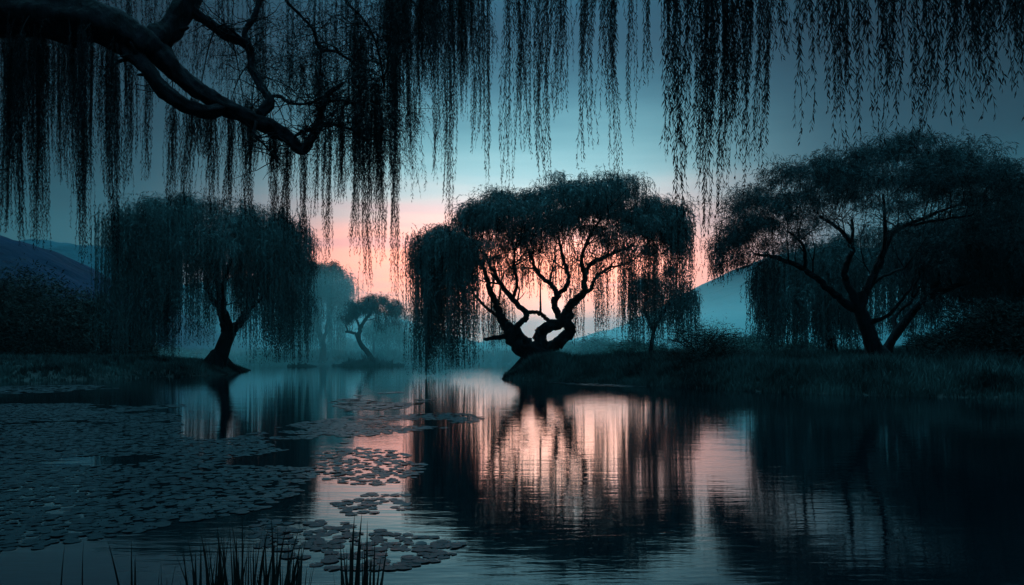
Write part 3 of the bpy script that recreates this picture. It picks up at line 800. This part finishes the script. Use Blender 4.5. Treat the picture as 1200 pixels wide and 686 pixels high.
# ------------------------------------------------------------------ overhanging willows in the foreground
def fore_tree(label, Y, trunk, limbs, fronds, puffs, seed, leafmat='leaf_dark', group='overhanging willows in the foreground'):
    rng = np.random.default_rng(seed)
    base = np.array(trunk[0][:3])
    gz = float(ground_z(np.array([base[0]]), np.array([base[1]]))[0])
    root = empty('overhanging_willow', (base[0], base[1], gz - 0.05), label, 'tree', group)
    mb = MB()
    p, r = smooth_path([t[:3] for t in trunk], [t[3] for t in trunk], 6)
    tube(mb, p, r, 20, 0.13, seed)
    for k in range(7):
        a = k * 0.9; d = np.array([math.cos(a), math.sin(a), 0]); rr0 = r[0]
        tube(mb, bezier(p[0] + [0, 0, 1.0], p[0] + d * rr0 * 0.9 + [0, 0, 0.4], p[0] + d * rr0 * 2 + [0, 0, -0.1], 7), np.linspace(rr0 * 0.45, rr0 * 0.12, 7), 8, 0.1, k)
    mb.build('trunk', M['bark'], root, smooth=True)
    nodes = []; nr = []
    for l in limbs:
        mb = MB()
        if l and l[0] == 'w':
            p, r = smooth_path([t[:3] for t in l[1]], [t[3] for t in l[1]], 16)
        else:
            pts = [P(q[0], q[1], Y + (q[3] if len(q) > 3 else 0)) for q in l]
            p, r = smooth_path(pts, [q[2] * (Y / F) for q in l], 12)
        tube(mb, p, r, 26 if r.max() > 0.08 else 8, 0.22 if r.max() > 0.03 else 0.05, int(seed + len(nodes)), fine=0.05 if r.max() > 0.08 else 0.008)
        for _ in range(int(r.max() > 0.08) * 4):
            j = int(rng.integers(4, len(p) - 2)); dd_ = unit(rng.normal(size=3)); ln = r[j] * (1.4 + 0.8 * rng.random())
            tube(mb, np.array([p[j], p[j] + dd_ * ln * 0.6, p[j] + dd_ * ln + [0, 0, 0.03]]), [r[j] * 0.4, r[j] * 0.25, r[j] * 0.16], 8, 0.1, j)
        # fine twigs off the thinner limbs
        if r.max() < 0.16 or True:
            m = int(3 + 26 * (r.max() < 0.12))
            for _ in range(m):
                a = p[rng.integers(len(p) // 3, len(p))]
                e = a + np.array([rng.normal() * 0.45, rng.normal() * 0.35, rng.normal() * 0.3 + 0.1])
                q = bezier(a, (a + e) / 2 + rng.normal(size=3) * 0.1, e, 7); q[1:-1] += rng.normal(size=(5, 3)) * 0.02
                tube(mb, q, np.linspace(0.010, 0.003, 7), 4)
        mb.build('limb', M['bark'], root, smooth=True)
        nodes += list(p); nr += list(r)
    nd = np.array(nodes)
    for (px, ybot, wpx, Yf, dens, ytop, leaf) in fronds:
        mb = MB()
        pm = Yf / F; hw = wpx * pm / 2 * 0.95
        t = P(px, ytop, Yf)
        # woody spray connecting to the nearest limb
        v = nd - t; dd = np.linalg.norm(v, axis=1) + 2.5 * np.maximum(0, t[2] - nd[:, 2])
        a = nd[int(np.argmin(dd))]
        q = bezier(a, np.array([(a[0] + t[0]) / 2, (a[1] + t[1]) / 2, max(a[2], t[2]) + 0.15]), t, 9)
        tube(mb, q, np.linspace(0.016, 0.006, 9), 5)
        n = int(max(4, dens * (hw * 2) / 0.0082))
        p0 = t[None] + np.stack([np.clip(rng.normal(size=n) * 0.36, -0.9, 0.9) * hw, rng.normal(size=n) * hw * 0.6, rng.normal(size=n) * 0.15], -1)
        zb = P(px, ybot + (ybot - max(ytop, 0)) * 0.09, Yf)[2]
        off = np.abs(p0[:, 0] - t[0]) / (hw + 1e-6)
        L = (p0[:, 2] - zb) * (1 - 0.22 * off ** 1.3 - (0.42 + 0.2 * off) * rng.random(n) ** 2.2)
        L[: max(1, n // 9)] = (p0[: max(1, n // 9), 2] - zb)
        p0[: max(1, n // 9), 0] = t[0] + rng.normal(size=max(1, n // 9)) * hw * 0.3
        ang = rng.random(n) * 6.28
        s0 = leaf * 0.33
        strands(mb, p0, np.stack([np.cos(ang), np.sin(ang)], -1), 0.015 + 0.045 * rng.random(n) * leaf / 0.07, np.full(n, 0.015), np.maximum(L, 0.3), s0, leaf, leaf * 0.15, spread=0.5, sway=0.05, bend=0.05 * rng.random(), stem=0.0022, rng=rng)
        o = mb.build('hanging_frond', M[leafmat], root)
    for (px, py, wpx, hpx, n, hang, Yf) in puffs:
        mb = MB(); pm = Yf / F
        c = P(px, py, Yf)
        p0 = c + rng.normal(size=(n, 3)) * np.array([wpx * pm * 0.45, 0.6, hpx * pm * 0.4])
        a = rng.random(n) * 6.28
        strands(mb, p0, np.stack([np.cos(a), np.sin(a)], -1), 0.3 + 0.5 * rng.random(n), 0.1 + 0.2 * rng.random(n), hang * (0.4 + 0.8 * rng.random(n)), 0.05, 0.075, 0.011, spread=0.7, stem=0.0018, rng=rng)
        mb.build('foliage_spray', M[leafmat], root)
    return root


fl = []


def addf(x, yb, w, Yf, d=1.0, yt=-40, leaf=0.085):
    fl.append((x, yb, w, Yf, d, yt, leaf))


for a in [(-15, 250, 40, 13), (10, 252, 26, 13.5), (24, 266, 22, 12.5), (48, 273, 26, 13), (36, 215, 30, 14), (70, 200, 18, 14.5), (97, 287, 24, 12.5), (88, 225, 24, 13.5), (108, 200, 14, 14), (135, 292, 16, 12.5), (126, 215, 26, 13.5), (150, 213, 14, 13.2),
          (176, 200, 9, 14), (203, 232, 15, 14), (222, 235, 18, 14.5), (245, 240, 20, 14), (268, 238, 22, 14.5), (295, 250, 18, 14), (318, 258, 14, 13.8), (338, 262, 20, 14), (357, 275, 14, 13.6), (232, 180, 30, 15.5), (286, 190, 34, 15.5), (325, 200, 30, 15.5)]:
    x, yb, w, Y_ = a
    yt = 40 if x < 130 else (70 if x < 200 else (128 if x < 300 else 160))
    addf(x, yb, w, Y_, 1.0, yt, 0.07)
for a in [(374, 240, 12, 13.2, 60), (385, 292, 12, 13, 130), (398, 230, 16, 14, 130), (415, 286, 12, 13.2, 140), (430, 336, 12, 12.6, 150), (448, 300, 12, 13, 140), (464, 333, 14, 12.5, 60), (440, 230, 26, 14.2, 100), (478, 192, 14, 12.6, -40), (456, 190, 20, 14, -40),
          (420, 200, 34, 15, 40), (495, 160, 12, 13.5, -40), (508, 197, 10, 12.5, -40), (516, 218, 10, 13, -40), (523, 281, 8, 12.0, -40), (529, 150, 10, 13, -40), (540, 130, 14, 13.5, -40), (551, 165, 9, 12.6, -40), (562, 140, 10, 13.5, -40), (571, 212, 8, 12.2, -40), (470, 120, 40, 15, -40), (500, 95, 40, 15, -40), (545, 90, 30, 15, -40)]:
    addf(a[0], a[1], a[2], a[3], 1.1, a[4], 0.07)
# upper curtains behind the limb, from above the frame
for k in range(12):
    addf(150 + k * 28 + RNG.normal() * 6, 110 + 60 * RNG.random(), 30, 16 + RNG.random(), 0.22, -50, 0.08)
for k in range(4):
    addf(-15 + k * 32, 170, 26, 15.5, 0.6, -40, 0.08)

limbsL = [
    ('w', [(-14.6, 11.8, 5.6, 0.62), (-13.2, 12.2, 7.2, 0.5), (-11.4, 12.8, 7.7, 0.42), tuple(P(-40, 14, 13)) + (0.38,), tuple(P(50, 20, 13)) + (0.35,), tuple(P(110, 27, 13)) + (0.33,), tuple(P(150, 44, 13)) + (0.30,), tuple(P(182, 62, 13)) + (0.24,)]),
    [(172, 52, 15), (188, 64, 12.5), (206, 83, 9.5), (232, 106, 9), (262, 124, 9.5), (290, 137, 8.5), (318, 150, 8), (338, 162, 7), (350, 174, 6.5), (358, 174, 5.5), (366, 160, 4.2, .1), (372, 146, 4, .2), (377, 130, 3.4, .3), (384, 112, 2.6, .4), (402, 97, 1.6, .5)],
    [(150, 56, 12), (170, 78, 8.5, -.2), (186, 98, 8, -.3), (206, 117, 7.5, -.3), (240, 131, 7.5, -.2), (268, 127, 6.5, 0)],
    [(170, 52, 15), (190, 44, 14, .2), (206, 24, 12, .4), (224, 0, 11, .6), (240, -30, 10, .8), (262, -80, 8, 1)],
    [(214, 8, 6, .5), (236, 22, 5, .6), (262, 40, 5, .7), (288, 52, 5.2, .7), (294, 66, 4.6, .7), (296, 82, 4.4, .6), (308, 104, 4.4, .4), (315, 120, 5, .2), (303, 134, 5, 0)],
    [(291, 54, 4, .7), (287, 38, 3.6, .8), (298, 20, 3.4, .9), (305, -4, 3.2, 1), (308, -40, 3, 1)],
    [(288, 50, 2, .7), (272, 36, 1.6, .6), (262, 30, 1.3, .6), (250, 34, .9, .6)],
    [(314, 114, 2, .3), (328, 113, 1.8, .2), (340, 121, 1.6, .1), (362, 122, 1.1, .1), (372, 118, .8, .1)],
    [(320, -30, 2.2, 1.2), (335, 0, 2, 1.2), (350, 16, 1.9, 1.2), (368, 36, 1.8, 1.2), (374, 57, 1.7, 1.1), (394, 61, 1.6, 1), (411, 70, 1.4, 1), (420, 58, 1, 1)],
    [(395, -30, 2, 1.2), (405, 0, 1.8, 1.2), (425, 22, 1.6, 1.2), (438, 44, 1.4, 1.2), (446, 72, 1.2, 1.1), (450, 104, .9, 1)],
    [(371, 147, 2.6, .2), (384, 145, 2.2, .3), (398, 148, 1.9, .4), (418, 155, 1.4, .5), (432, 168, .8, .6)],
    [(376, 124, 2, .3), (390, 118, 1.6, .3), (408, 119, 1.3, .3), (428, 126, .8, .3)],
    [(345, 160, 2, -.1), (360, 152, 2, -.2), (372, 156, 1.4, -.2)],
    ('w', [tuple(P(240, -30, 13.8)) + (0.16,), tuple(P(300, -75, 14)) + (0.13,), tuple(P(400, -90, 14)) + (0.10,), tuple(P(500, -80, 13.5)) + (0.07,), tuple(P(600, -60, 12.5)) + (0.035,)]),
    [(300, 143, 1.8, -.2), (298, 158, 1.6, -.3), (310, 170, 1.3, -.4), (325, 188, .8, -.5)],
]
puffs = [(375, 85, 60, 40, 260, 0.7, 14.6), (330, 70, 50, 50, 160, 0.7, 15), (420, 130, 45, 30, 240, 0.8, 14), (440, 95, 40, 60, 220, 1.0, 14.6), (380, 30, 70, 40, 200, 0.8, 15), (450, 20, 50, 50, 240, 1.0, 14.6), (270, 50, 60, 50, 130, 0.8, 15.5), (430, 160, 34, 22, 160, 0.9, 13.4), (30, 60, 80, 40, 260, 1.0, 13.8), (60, -10, 120, 30, 300, 0.8, 13.6), (495, 10, 70, 26, 300, 0.9, 14)]
fore_tree('huge dark willow at top left whose twisted limb and leafy strands overhang the water', 13,
          [(-15.6, 11, -0.1, 1.0), (-15.4, 11.2, 1.2, 0.8), (-15.2, 11.4, 3.0, 0.72), (-14.9, 11.6, 4.8, 0.68), (-14.5, 11.8, 6.0, 0.6)],
          limbsL, fl, puffs, 101)

fr = []
for a in [(596, 222, 11, 9.2), (604, 120, 14, 10), (613, 168, 14, 9.4), (624, 170, 8, 9.6), (633, 110, 10, 9.2), (645, 196, 22, 9.0), (652, 130, 22, 9.5), (664, 120, 9, 9), (683, 180, 7, 7.6), (698, 166, 10, 8.0), (707, 130, 12, 8.6), (724, 203, 12, 8.4), (716, 90, 14, 9), (740, 155, 10, 8.8), (758, 96, 10, 8.4), (690, 80, 20, 9.2),
          (779, 170, 12, 6.8), (790, 232, 10, 6.4), (786, 120, 18, 7.2), (803, 285, 9, 6.2), (800, 180, 16, 7.2), (815, 200, 14, 7.4), (828, 292, 14, 7.2), (826, 160, 24, 7.6), (842, 180, 18, 7.6), (851, 275, 13, 7.4), (850, 140, 26, 8), (866, 150, 20, 8), (876, 224, 12, 7.4), (892, 205, 16, 7.6), (897, 120, 14, 8), (880, 110, 26, 8),
          (918, 62, 16, 7), (945, 155, 8, 6.4), (946, 60, 14, 7), (978, 120, 22, 6.6), (986, 168, 14, 6.4), (968, 60, 18, 7), (1012, 160, 9, 6.2), (1010, 90, 14, 6.8), (1032, 100, 24, 6.6), (1038, 158, 12, 6.2), (1062, 120, 10, 6.4), (1079, 120, 14, 6.4), (1087, 170, 18, 6.0), (1098, 100, 14, 6.2), (1115, 132, 12, 5.8), (1120, 70, 22, 6.4),
          (1142, 112, 12, 5.8), (1140, 60, 20, 6.6), (1158, 128, 11, 5.6), (1170, 90, 18, 6.2), (1188, 105, 16, 5.8), (1200, 130, 14, 5.6), (1215, 150, 20, 6), (1160, 50, 30, 6.8), (1192, 60, 30, 6.4), (1235, 140, 24, 6.2)]:
    fr.append((a[0], a[1], a[2], a[3], 0.85, -50 - 10 * RNG.random(), 0.06 if a[0] < 770 else 0.07))


def wl(*pts): return ('w', list(pts))


limbsR = [wl((12.4, 7.2, 4.2, 0.42), (10.2, 7.3, 6.2, 0.32), (7.8, 7.4, 6.9, 0.24), (5.2, 7.2, 6.75, 0.19), (3.0, 7.4, 6.9, 0.14), (1.2, 8.2, 7.3, 0.10), (-0.3, 9.2, 7.6, 0.05)),
          wl((5.2, 7.2, 6.75, 0.12), (4.6, 6.4, 6.2, 0.09), (4.2, 6.0, 5.75, 0.06), (3.0, 6.1, 5.7, 0.03)),
          wl((3.0, 7.4, 6.9, 0.10), (2.2, 6.9, 6.4, 0.07), (1.6, 6.8, 6.2, 0.04), (1.0, 7.2, 6.4, 0.02)),
          wl((1.2, 8.2, 7.3, 0.07), (0.9, 8.8, 7.2, 0.05), (0.2, 9.2, 7.1, 0.025))]
fore_tree('dark willow overhanging from beyond the right edge with large leafed strands along the top', 8,
          [(13.6, 7.0, -0.1, 0.8), (13.4, 7.0, 1.2, 0.62), (13.0, 7.1, 3.0, 0.55), (12.2, 7.2, 4.6, 0.46)],
          limbsR, fr, [], 103)

# ------------------------------------------------------------------ haze
def box(name, x0, x1, y0, y1, z0, z1, dens, col, aniso, label):
    v = [[x, y, z] for z in (z0, z1) for y in (y0, y1) for x in (x0, x1)]
    f = [[0, 2, 3, 1], [4, 5, 7, 6], [0, 1, 5, 4], [2, 6, 7, 3], [0, 4, 6, 2], [1, 3, 7, 5]]
    mb = MB(); mb.add(v, f)
    m = bpy.data.materials.new(name); m.use_nodes = True
    nt = m.node_tree; nt.nodes.clear()
    o = nt.nodes.new('ShaderNodeOutputMaterial'); p = nt.nodes.new('ShaderNodeVolumePrincipled')
    p.inputs['Color'].default_value = (*col, 1); p.inputs['Density'].default_value = dens; p.inputs['Anisotropy'].default_value = aniso
    nt.links.new(p.outputs[0], o.inputs['Volume'])
    tag(mb.build(name, m), label, None, None, 'stuff')


box('haze', -1000, 1000, -70, 900, -6, 150, 0.00012, (0.5, 0.9, 1.0), 0.6, 'thin teal evening haze over the lake and hills')
box('mist', -48, 66, 94, 290, -5, 13, 0.012, (0.58, 1.0, 1.0), 0.6, 'low teal mist lying over the far shore')

# ------------------------------------------------------------------ world
SUN_AZ = math.atan2(50, 900); SUN_EL = math.radians(2.4)
w = bpy.data.worlds.new('World'); bpy.context.scene.world = w; w.use_nodes = True
nt = w.node_tree; N = nt.nodes; L = nt.links; N.clear()


def node(t, **k):
    n = N.new(t)
    for a, b in k.items(): setattr(n, a, b)
    return n


def mth(op, a, b=None, c=None, clamp=False):
    n = node('ShaderNodeMath', operation=op); n.use_clamp = clamp
    for s, v in zip(n.inputs, (a, b, c)):
        if v is None: continue
        if isinstance(v, (int, float)): s.default_value = v
        else: L.new(v, s)
    return n.outputs[0]


tc = node('ShaderNodeTexCoord'); sx = node('ShaderNodeSeparateXYZ'); L.new(tc.outputs['Generated'], sx.inputs[0])
el = mth('ARCSINE', sx.outputs['Z'])
az = mth('SUBTRACT', mth('ARCTAN2', sx.outputs['X'], sx.outputs['Y']), SUN_AZ)
eld = mth('MULTIPLY', el, 180 / math.pi / 90.0)                       # 0..1 for 0..90 degrees
mpn = node('ShaderNodeMapping'); mpn.inputs['Scale'].default_value = (1.6, 1.6, 17); L.new(tc.outputs['Generated'], mpn.inputs[0])
nz = node('ShaderNodeTexNoise'); nz.inputs['Scale'].default_value = 1.5; nz.inputs['Detail'].default_value = 4; L.new(mpn.outputs[0], nz.inputs['Vector'])
wob = mth('MULTIPLY', mth('SUBTRACT', nz.outputs['Fac'], 0.5), 0.05)
eln = mth('MAXIMUM', mth('ADD', eld, wob), 0.0)


def ramp(stops):
    r = node('ShaderNodeValToRGB'); cr = r.color_ramp; cr.interpolation = 'B_SPLINE'
    cr.elements[0].position = stops[0][0] / 90; cr.elements[0].color = srgb(*stops[0][1])
    cr.elements[1].position = stops[-1][0] / 90; cr.elements[1].color = srgb(*stops[-1][1])
    for d, c in stops[1:-1]:
        e = cr.elements.new(d / 90); e.color = srgb(*c)
    L.new(eln, r.inputs[0]); return r.outputs[0]


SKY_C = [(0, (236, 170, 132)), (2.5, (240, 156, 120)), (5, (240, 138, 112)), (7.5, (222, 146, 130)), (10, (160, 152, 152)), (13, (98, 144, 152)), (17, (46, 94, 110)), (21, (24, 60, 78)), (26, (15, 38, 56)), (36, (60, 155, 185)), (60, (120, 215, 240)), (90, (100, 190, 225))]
SKY_S = [(0, (14, 88, 104)), (5, (12, 80, 96)), (9, (9, 70, 86)), (14, (8, 50, 68)), (20, (8, 35, 52)), (26, (8, 24, 40)), (36, (60, 155, 185)), (60, (120, 215, 240)), (90, (100, 190, 225))]  # both ramps: bright teal high stops, above the view, added as fill light
cen = ramp(SKY_C); sid = ramp(SKY_S)
az0 = mth('ADD', az, SUN_AZ + math.radians(0.5))
mp2 = node('ShaderNodeMapping'); mp2.inputs['Scale'].default_value = (3.2, 3.2, 46); mp2.inputs['Rotation'].default_value = (0.03, 0.05, 0); L.new(tc.outputs['Generated'], mp2.inputs[0])
nz2 = node('ShaderNodeTexNoise'); nz2.inputs['Scale'].default_value = 1.3; nz2.inputs['Detail'].default_value = 6; L.new(mp2.outputs[0], nz2.inputs['Vector'])
cl = node('ShaderNodeMapRange', interpolation_type='SMOOTHSTEP'); L.new(nz2.outputs['Fac'], cl.inputs[0]); cl.inputs[1].default_value = 0.5; cl.inputs[2].default_value = 0.68; cl.inputs[3].default_value = 0.0; cl.inputs[4].default_value = 0.36
fade = node('ShaderNodeMapRange', interpolation_type='SMOOTHSTEP'); L.new(el, fade.inputs[0]); fade.inputs[1].default_value = math.radians(7); fade.inputs[2].default_value = math.radians(13.5); fade.inputs[3].default_value = 1.0; fade.inputs[4].default_value = 0.0
clm = node('ShaderNodeMix', data_type='RGBA'); L.new(mth('MULTIPLY', cl.outputs[0], fade.outputs[0]), clm.inputs[0]); L.new(cen, clm.inputs[6]); clm.inputs[7].default_value = srgb(150, 112, 128); cen = clm.outputs[2]
wgt = mth('POWER', 2.718281828, mth('MULTIPLY', mth('POWER', mth('ABSOLUTE', az0), 3.2), -1.0 / (math.radians(17) ** 3.2)))
mix = node('ShaderNodeMix', data_type='RGBA'); L.new(wgt, mix.inputs[0]); L.new(sid, mix.inputs[6]); L.new(cen, mix.inputs[7])
# darker towards the sides and behind
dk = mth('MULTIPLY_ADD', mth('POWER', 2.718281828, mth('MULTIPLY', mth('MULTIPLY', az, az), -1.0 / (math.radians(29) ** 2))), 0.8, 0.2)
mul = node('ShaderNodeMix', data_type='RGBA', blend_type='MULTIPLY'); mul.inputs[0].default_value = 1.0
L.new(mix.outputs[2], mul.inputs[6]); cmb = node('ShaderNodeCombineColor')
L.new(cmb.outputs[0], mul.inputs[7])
low = mth('MULTIPLY_ADD', mth('POWER', 2.718281828, mth('MULTIPLY', mth('MAXIMUM', el, 0.0), -1.0 / math.radians(9))), 1.0, 1.0)
hi = node('ShaderNodeMapRange', interpolation_type='SMOOTHSTEP'); L.new(el, hi.inputs[0]); hi.inputs[1].default_value = math.radians(28); hi.inputs[2].default_value = math.radians(48); hi.inputs[3].default_value = 1.0; hi.inputs[4].default_value = 3.2  # added gain on the unseen upper sky, to light mist and foliage
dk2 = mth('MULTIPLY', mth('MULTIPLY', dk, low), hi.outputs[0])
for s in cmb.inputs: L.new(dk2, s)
# glow round the set sun
de = mth('SUBTRACT', el, SUN_EL)
g = mth('ADD', mth('MULTIPLY', az, az), mth('MULTIPLY', de, de))
gl = mth('MULTIPLY', mth('POWER', 2.718281828, mth('MULTIPLY', g, -1.0 / (math.radians(1.7) ** 2))), 0.6)
ge = node('ShaderNodeMix', data_type='RGBA', blend_type='ADD'); L.new(gl, ge.inputs[0]); L.new(mul.outputs[2], ge.inputs[6]); ge.inputs[7].default_value = (0.8, 0.72, 0.68, 1)
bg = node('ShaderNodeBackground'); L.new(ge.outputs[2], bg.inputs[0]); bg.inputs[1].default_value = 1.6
sky = node('ShaderNodeTexSky', sky_type='NISHITA'); sky.sun_disc = False; sky.sun_elevation = SUN_EL; sky.sun_rotation = SUN_AZ
bg2 = node('ShaderNodeBackground'); L.new(sky.outputs[0], bg2.inputs[0]); bg2.inputs[1].default_value = 0.006
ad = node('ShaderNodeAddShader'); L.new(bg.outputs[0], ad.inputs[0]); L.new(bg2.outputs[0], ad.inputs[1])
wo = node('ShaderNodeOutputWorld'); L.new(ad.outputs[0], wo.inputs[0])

sl = bpy.data.lights.new('sun', 'SUN'); sl.energy = 0.05; sl.angle = math.radians(15); sl.color = (1, 0.72, 0.55)
so = bpy.data.objects.new('sun', sl); C.objects.link(so)
d = Vector((-math.sin(SUN_AZ) * math.cos(SUN_EL), -math.cos(SUN_AZ) * math.cos(SUN_EL), -math.sin(SUN_EL)))
so.rotation_euler = d.to_track_quat('-Z', 'Y').to_euler(); so.location = (0, 0, 60)

# ------------------------------------------------------------------ camera and render settings
cd = bpy.data.cameras.new('camera'); co = bpy.data.objects.new('camera', cd); C.objects.link(co)
co.location = (0, 0, CH); co.rotation_euler = (math.radians(90), 0, 0)
cd.sensor_width = 36; cd.lens = 27.0; cd.shift_y = (HY - 343) / 1200.0; cd.clip_end = 5000; cd.clip_start = 0.05
S = bpy.context.scene; S.camera = co
S.view_settings.view_transform = 'Standard'; S.view_settings.look = 'None'; S.view_settings.exposure = 0.45; S.view_settings.gamma = 1
S.cycles.use_denoising = True
S.cycles.max_bounces = 5; S.cycles.volume_bounces = 2; S.cycles.diffuse_bounces = 2; S.cycles.glossy_bounces = 3
S.cycles.caustics_reflective = False; S.cycles.caustics_refractive = False
